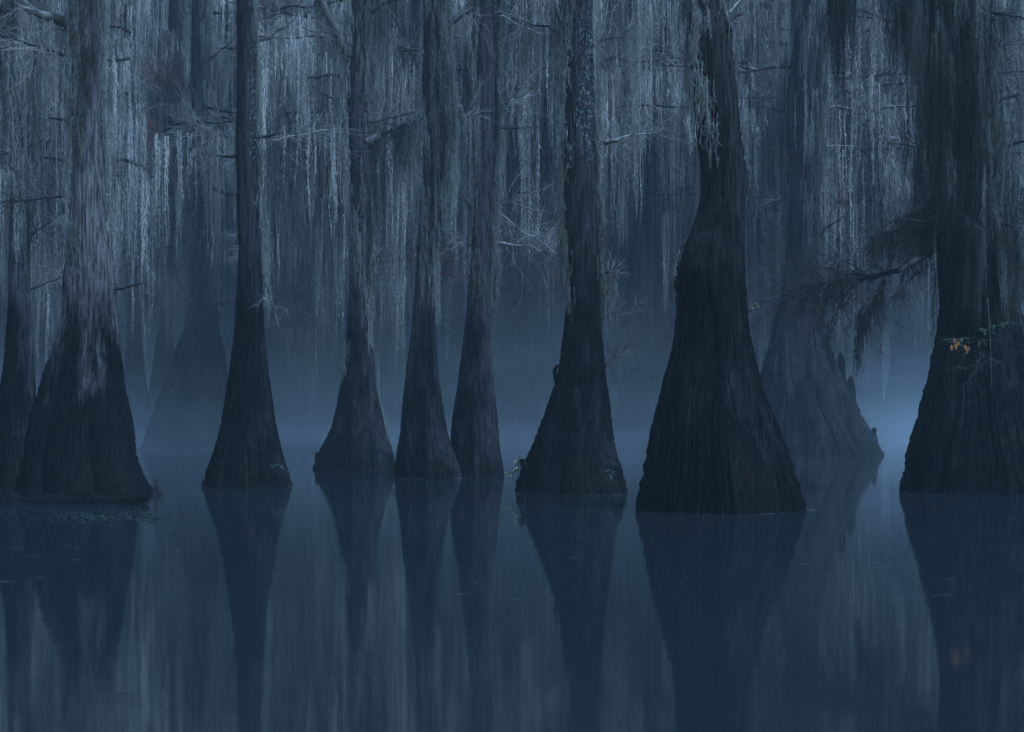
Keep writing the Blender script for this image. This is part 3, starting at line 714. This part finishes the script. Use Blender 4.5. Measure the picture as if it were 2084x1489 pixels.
# ---------------------------------------------------------------- small plants
def leaf(o, d, up, l, w):
    d = d/np.linalg.norm(d); s = np.cross(d, up); s /= np.linalg.norm(s)+1e-9; n = np.cross(s, d)
    ts = [0, .2, .45, .7, 1]; ws = [.06, .7, 1, .7, .02]; V = []
    for t, q in zip(ts, ws):
        c = o + d*l*t - n*l*.25*t*t
        V += [c - s*w*q/2 + n*w*.15*q, c, c + s*w*q/2 + n*w*.15*q]
    T = []
    for i in range(4):
        for j in range(2):
            a = i*3+j; T += [[a, a+1, a+4], [a, a+4, a+3]]
    return np.array(V), np.array(T)
def seedling(name, label, stems, D, seed, mats, nl=5, ll=.14, lw=.035, cat='plant', leafspec=None):
    """stems: lists of photo points; leaves whorled towards each tip"""
    rng = np.random.default_rng(seed); base = px(*stems[0][0], D); st, lv = [], []
    for P in stems:
        Q = spline([px(x, y, D) - base for x, y in P], 10); st.append(tube(Q, np.linspace(.009, .004, 10), 4))
        for k in range(nl):
            a = rng.uniform(0, 6.28); o = Q[-1 - rng.integers(0, 4)]
            lv.append(leaf(o, np.array([math.cos(a), math.sin(a)*.7, rng.uniform(-.7, .2)]), np.array([.1, -.4, 1.]), ll*rng.uniform(.7, 1.2), lw))
    root = thing(name, base, label, cat)
    V, T = cat_geo(st); obj('stem', mesh_np('stem', V, T, M_branch), root)
    for k, m in enumerate(mats):
        sub = lv[k::len(mats)]
        if sub: V, T = cat_geo(sub); obj('leaves', mesh_np('leaves', V, T, m, smooth=True), root)
    return root
DG, DC, DI, DH = TR['G'].D, TR['C'].D, TR['I'].D, TR['H'].D
seedling('leafy_seedling', 'leafy seedling leaning left from the foot of the stub-bearing cypress', [[(1052,970),(1055,958),(1053,945)], [(1050,978),(1043,968),(1034,958)], [(1054,955),(1056,938),(1057,928)]], DG+.1, 1, [M_leafgreen, M_leafyellow], nl=8, ll=.11)
seedling('leafy_sprout', 'tiny pale green sprout on the foot of the lichen-speckled cypress', [[(566,968),(562,955),(560,946)], [(562,955),(568,946),(570,944)]], DC-1.0, 2, [M_weed], nl=6, ll=.12)
seedling('leafy_sprout', 'tiny pale green sprout on the right foot of the seedling tree', [[(1252,974),(1244,966),(1246,958)], [(1244,966),(1240,958),(1241,955)]], DG-1.0, 3, [M_weed], nl=6, ll=.11)
seedling('leafy_twig', 'yellow-green leafy sprig at the right side of the biggest trunk', [[(1520,640),(1530,630),(1540,622)], [(1525,632),(1532,626),(1536,618)]], DH+.4, 4, [M_leafyellow], nl=7, ll=.06, lw=.02)
r = seedling('leafy_bough', 'bough of green leaves with orange ones in front of the massive right cypress', [[(2084,706),(2040,690),(1990,694),(1950,700)], [(2040,690),(2020,676),(2000,668)], [(2060,680),(2040,668),(2022,662)], [(2084,668),(2060,655),(2036,660)], [(2010,694),(1975,686),(1935,692)]], DI-2.6, 5, [M_leafgreen], nl=16, ll=.12, lw=.04)
rng = np.random.default_rng(9); lv = []
for x, y in [(1941,688),(1936,702),(1944,700),(1963,702),(1972,706),(1968,708),(1952,695)]:
    lv.append(leaf(px(x, y, DI-2.65)-px(2084,706,DI-2.6), np.array([rng.uniform(-.4,.5), -.2, -1.0]), np.array([rng.uniform(-.3,.3), -1, .2]), .10, .05))
V, T = cat_geo(lv); o = obj('leaves', mesh_np('leaves', V, T, M_leaforange, smooth=True), r); o['label'] = 'orange autumn leaves'
# pale bare stick leaning in front of I
P = spline([px(2010,608,DI-2.0), px(2014,660,DI-2.0), px(2016,720,DI-2.0), px(2018,790,DI-1.9)], 12)
V, T = tube(P, np.linspace(.004, .009, 12), 5); o = obj('bare_stick', mesh_np('bare_stick', V - P[-1], T, M_branchlichen)); o.location = P[-1]
tag(o, 'pale upright stick hanging before the massive right cypress', 'stick')

# ---------------------------------------------------------------- sunken log, weeds, reeds
DLg = DD(1022)
P = np.array([px(-260,1024,DLg+.2), px(-60,1026,DLg+.1), px(60,1023,DLg+.05), px(150,1021,DLg), px(230,1018,DLg), px(275,1014,DLg-.05), px(304,1011,DLg-.1)])
P = spline(P, 60); rr = np.interp(np.linspace(0, 1, 60), [0, .5, .85, .97, 1], [.16, .14, .085, .06, .035])
V, T = tube(P, rr*(1+.18*np.sin(np.arange(60)*.7)+.1*np.sin(np.arange(60)*1.9)), 18, .22, np.random.default_rng(5)); b = P[30]
root = thing('sunken_log', b, 'waterlogged log lying at the foot of the broad left cypress', 'log')
obj('log', mesh_np('log', V-b, T, M_log, smooth=True), root)
ps = []
for x0, y0, x1, y1 in [(303,1012,305,1028),(303,1010,309,1008),(150,1018,158,1012),(222,1015,226,1010),(285,1013,290,1009)]:
    V, T = tube(spline([px(x0,y0,DLg-.1)-b, px((x0+x1)/2+1,(y0+y1)/2,DLg-.12)-b, px(x1,y1,DLg-.15)-b], 5), np.linspace(.012,.007,5), 5); obj('broken_twig', mesh_np('broken_twig', V, T, M_branch), root)
# root spur and thin upright twig by B's right foot
DB = TR['B'].D
ps = [tube(spline([px(315,1002,DB), px(318,985,DB), px(317,972,DB)], 8), np.linspace(.016,.005,8), 5)]
rng = np.random.default_rng(3)
for _ in range(16):
    a = px(rng.uniform(300,326), rng.uniform(998,1004), DB+rng.uniform(-.2,.2)); ps.append(tube([a, a+rng.normal(0,.05,3)+[.02,0,.03], a+rng.normal(0,.07,3)+[.05,0,.03]], [.012,.008,.004], 4))
for _ in range(10):
    a = px(317+rng.uniform(-1,1), rng.uniform(972,990), DB); ps.append(tube([a, a+rng.normal(0,.04,3), a+rng.normal(0,.05,3)], [.006,.005,.003], 3))
V, T = cat_geo(ps); b = px(316,1005,DB); o = obj('twiggy_shoot', mesh_np('twiggy_shoot', V-b, T, M_branch)); o.location = b
tag(o, 'thin upright twiggy shoot at the right foot of the broad left cypress', 'twig')
# crooked twigs poking out of the water
for i, (x, y, h, lab) in enumerate([(1066,1032,20,'crooked twig poking from the water below the stub-bearing cypress'), (802,1000,12,'short crooked twig in the water below the close pair'), (372,1048,8,'tiny bent twig in open water right of the floating weeds'), (346,1048,8,'tiny green-tipped twig at the end of the floating weeds')]):
    D = DD(y); q = px(x, y, D); s = h/F*D
    V, T = cat_geo([tube([[0,0,-.1],[-.1*s,0,.3*s],[.2*s,0,.6*s],[0,0,s]], [.012,.011,.008,.004], 5), tube([[-.05*s,0,.3*s],[-.45*s,.05,.45*s],[-.5*s,.05,.6*s]], [.008,.006,.004], 4)])
    o = obj('crooked_twig', mesh_np('crooked_twig', V, T, M_branch)); o.location = q; tag(o, lab, 'twig')
# floating weeds mat
rng = np.random.default_rng(21); ps = []
for _ in range(2600):
    x = rng.choice([rng.uniform(0, 315), rng.normal(175, 50), rng.normal(295, 14)]); y = rng.normal(1050, 6 if x < 320 else 2) + 3*math.sin(x/23)
    if x < 100 and rng.uniform() < .6: continue
    q = px(x, y, DD(y)); q[2] = 0; a = rng.uniform(0, 6.28)
    ps.append(leaf(q, np.array([math.cos(a), math.sin(a), rng.uniform(.0, .8)]), np.array([.1, .1, 1.]), rng.uniform(.015, .045), .012))
for x0, x1, y in [(318, 352, 1046), (225, 262, 1052)]:
    Q = spline([px(x0, y, DD(y)), px((x0+x1)/2, y+.5, DD(y+.5)), px(x1, y, DD(y))], 12); Q[:, 2] = .003; ps.append(tube(Q, .003, 4))
V, T = cat_geo(ps); o = obj('floating_weeds', mesh_np('floating_weeds', V, T, M_weed)); tag(o, 'mat of small green weeds floating in front of the log', 'water plants', kind='stuff')
# thin fringe of weed at far left bases
ps = []
for _ in range(500):
    x = rng.uniform(275, 420); y = rng.normal(911, 1.2); q = px(x, y, DD(y)-1); q[2] = 0; a = rng.uniform(0, 6.28)
    ps.append(leaf(q, np.array([math.cos(a), math.sin(a), rng.uniform(.2, 1.2)]), np.array([.1, .1, 1.]), rng.uniform(.05, .14), .03))
V, T = cat_geo(ps); o = obj('floating_weeds', mesh_np('floating_weeds', V, T, M_weed)); tag(o, 'thin fringe of floating weed at the hazy cone-based cypress', 'water plants', kind='stuff')
# flecks and slivers on the surface
ps = []
for _ in range(300):
    x = rng.uniform(-50, 2130); y = 960 + 260*rng.uniform(); D = DD(y); q = px(x, y, D)
    l, w = (rng.uniform(.008, .03), .008) if rng.uniform() < .8 else (rng.uniform(.06, .22), .003)
    t = rng.uniform(-.15, .15); dx, dy = math.cos(t)*l/2, math.sin(t)*l/2
    V = np.array([[q[0]-dx, q[1]-dy, .004], [q[0], q[1]-w, .004], [q[0]+dx, q[1]+dy, .004], [q[0], q[1]+w, .007]]); ps.append((V, np.array([[0, 1, 3], [1, 2, 3]])))
for key in 'BCDEFGHI':      # fringe of froth and flecks round each foot
    tr = TR[key]
    cl = rng.uniform(-PI, 0, 5)
    for _ in range(30):
        th = rng.choice(cl) + rng.normal(0, .15); p = tr.at(th, 0, .02+abs(rng.normal(0, .12))) + tr.base; l = rng.uniform(.005, .02)
        V = np.array([[p[0]-l, p[1], .004], [p[0], p[1]-l*.5, .006], [p[0]+l, p[1], .004], [p[0], p[1]+l*.5, .012]]); ps.append((V, np.array([[0, 1, 3], [1, 2, 3]])))
V, T = cat_geo(ps); o = obj('floating_debris', mesh_np('floating_debris', V, T, M_fleck)); tag(o, 'pale flecks and slivers of debris on the still water', 'debris', kind='stuff')

# ---------------------------------------------------------------- water, haze, mist
m, nt, out = newmat('swamp_water')
bs = N(nt, 'ShaderNodeBsdfPrincipled', Roughness=.05); bs.inputs['Base Color'].default_value = (.012, .0175, .022, 1); bs.inputs['IOR'].default_value = 1.5
tc = N(nt, 'ShaderNodeTexCoord').outputs['Object']
mp = N(nt, 'ShaderNodeMapping'); mp.inputs['Scale'].default_value = (.5, 1.6, 1); nt.links.new(tc, mp.inputs[0])
no = N(nt, 'ShaderNodeTexNoise', Scale=1.2, Detail=3.0, Roughness=.5); nt.links.new(mp.outputs[0], no.inputs['Vector'])
bp = N(nt, 'ShaderNodeBump', Strength=.12, Distance=.01); nt.links.new(no.outputs[0], bp.inputs['Height']); nt.links.new(bp.outputs[0], bs.inputs['Normal'])
nt.links.new(bs.outputs[0], out.inputs[0])
W = 250
o = obj('water', mesh_np('water', [(-W, -20, 0), (W, -20, 0), (W, 250, 0), (-W, 250, 0)], [(0, 1, 2, 3)], m)); tag(o, 'dark still swamp water', kind='structure')

def volbox(name, x0, x1, y0, y1, z0, z1, dens, col, aniso, label):
    V = [(x, y, z) for z in (z0, z1) for y in (y0, y1) for x in (x0, x1)]
    Q = [(0, 2, 3, 1), (4, 5, 7, 6), (0, 1, 5, 4), (2, 6, 7, 3), (0, 4, 6, 2), (1, 3, 7, 5)]
    m, nt, out = newmat(name)
    v = N(nt, 'ShaderNodeVolumePrincipled', Density=dens, Anisotropy=aniso); v.inputs['Color'].default_value = (*col, 1)
    nt.links.new(v.outputs[0], out.inputs['Volume'])
    tag(obj(name, mesh_np(name, V, Q, m)), label, kind='stuff')
volbox('haze', -262, 262, -30, 262, -1, 42, .0008, (.64, .85, 1.0), .0, 'even blue dusk haze filling the swamp')
# ground mist: thins with height, drifts in wisps, thickens away over the open water
V = [(x, y, z) for z in (-.4, 18) for y in (27.0, 106) for x in (-200, 200)]
Q = [(0, 2, 3, 1), (4, 5, 7, 6), (0, 1, 5, 4), (2, 6, 7, 3), (0, 4, 6, 2), (1, 3, 7, 5)]
m, nt, out = newmat('mist')
v = N(nt, 'ShaderNodeVolumePrincipled', Anisotropy=0.0); v.inputs['Color'].default_value = (.68, .84, 1.0, 1)
tc = N(nt, 'ShaderNodeTexCoord').outputs['Object']; sp = N(nt, 'ShaderNodeSeparateXYZ'); nt.links.new(tc, sp.inputs[0])
zz = sp.outputs[2]; yy = sp.outputs[1]
e1 = mathn(nt, 'MULTIPLY', mathn(nt, 'EXPONENT', mathn(nt, 'MULTIPLY', zz, -1/1.15)), .043)
e2 = mathn(nt, 'MULTIPLY', mathn(nt, 'EXPONENT', mathn(nt, 'MULTIPLY', zz, -1/4.4)), .028)
yr = mathn(nt, 'DIVIDE', mathn(nt, 'SUBTRACT', yy, 27.0), 42.0, clamp=True)
yr = mathn(nt, 'POWER', yr, 2.2)
mp = N(nt, 'ShaderNodeMapping'); mp.inputs['Scale'].default_value = (.12, .07, .5); nt.links.new(tc, mp.inputs[0])
no = N(nt, 'ShaderNodeTexNoise', Scale=1.0, Detail=2.0); nt.links.new(mp.outputs[0], no.inputs['Vector'])
wf = mathn(nt, 'MULTIPLY', mathn(nt, 'SUBTRACT', no.outputs[0], .2, clamp=True), 3.3)
d = mathn(nt, 'MULTIPLY', mathn(nt, 'MULTIPLY', mathn(nt, 'ADD', e1, e2), yr), wf)
nt.links.new(d, v.inputs['Density']); nt.links.new(v.outputs[0], out.inputs['Volume'])
tag(obj('mist', mesh_np('mist', V, Q, m)), 'low mist lying on the water', kind='stuff')

# ---------------------------------------------------------------- light, camera
SUN_EL, SUN_ROT = math.radians(56), math.radians(128)
w = bpy.data.worlds.new('World'); S.world = w; w.use_nodes = True
nt = w.node_tree; bg = nt.nodes['Background']
sky = nt.nodes.new('ShaderNodeTexSky'); sky.sky_type = 'NISHITA'; sky.sun_disc = False
sky.sun_elevation = SUN_EL; sky.sun_rotation = SUN_ROT; sky.air_density = 2.0; sky.dust_density = .2; sky.ozone_density = 10.0
nt.links.new(sky.outputs[0], bg.inputs[0]); bg.inputs[1].default_value = .085
ld = bpy.data.lights.new('sun', 'SUN'); ld.energy = 2.9; ld.angle = math.radians(14); ld.color = (.46, .69, 1.0)
so = bpy.data.objects.new('sun', ld); COL.objects.link(so)
# sky rotation is measured clockwise from +Y
dv = Vector((math.sin(SUN_ROT)*math.cos(SUN_EL), math.cos(SUN_ROT)*math.cos(SUN_EL), math.sin(SUN_EL)))
so.rotation_euler = dv.to_track_quat('Z', 'Y').to_euler()

cd = bpy.data.cameras.new('camera'); cam = bpy.data.objects.new('camera', cd); COL.objects.link(cam)
cam.location = (0, 0, CH); cam.rotation_euler = (PI/2, 0, 0)
cd.sensor_width = 36; cd.lens = F/2084*36; cd.shift_y = (HY-744.5)/2084; cd.clip_end = 2000
S.camera = cam
S.view_settings.view_transform = 'Standard'; S.view_settings.look = 'None'; S.view_settings.gamma = 1; S.view_settings.exposure = 1.05
c = S.cycles
c.max_bounces = 4; c.diffuse_bounces = 2; c.glossy_bounces = 2; c.transmission_bounces = 2; c.volume_bounces = 1; c.transparent_max_bounces = 4
c.caustics_reflective = False; c.caustics_refractive = False
c.use_denoising = True; c.denoiser = 'OPENIMAGEDENOISE'
try: c.denoising_prefilter = 'NONE'
except Exception: pass
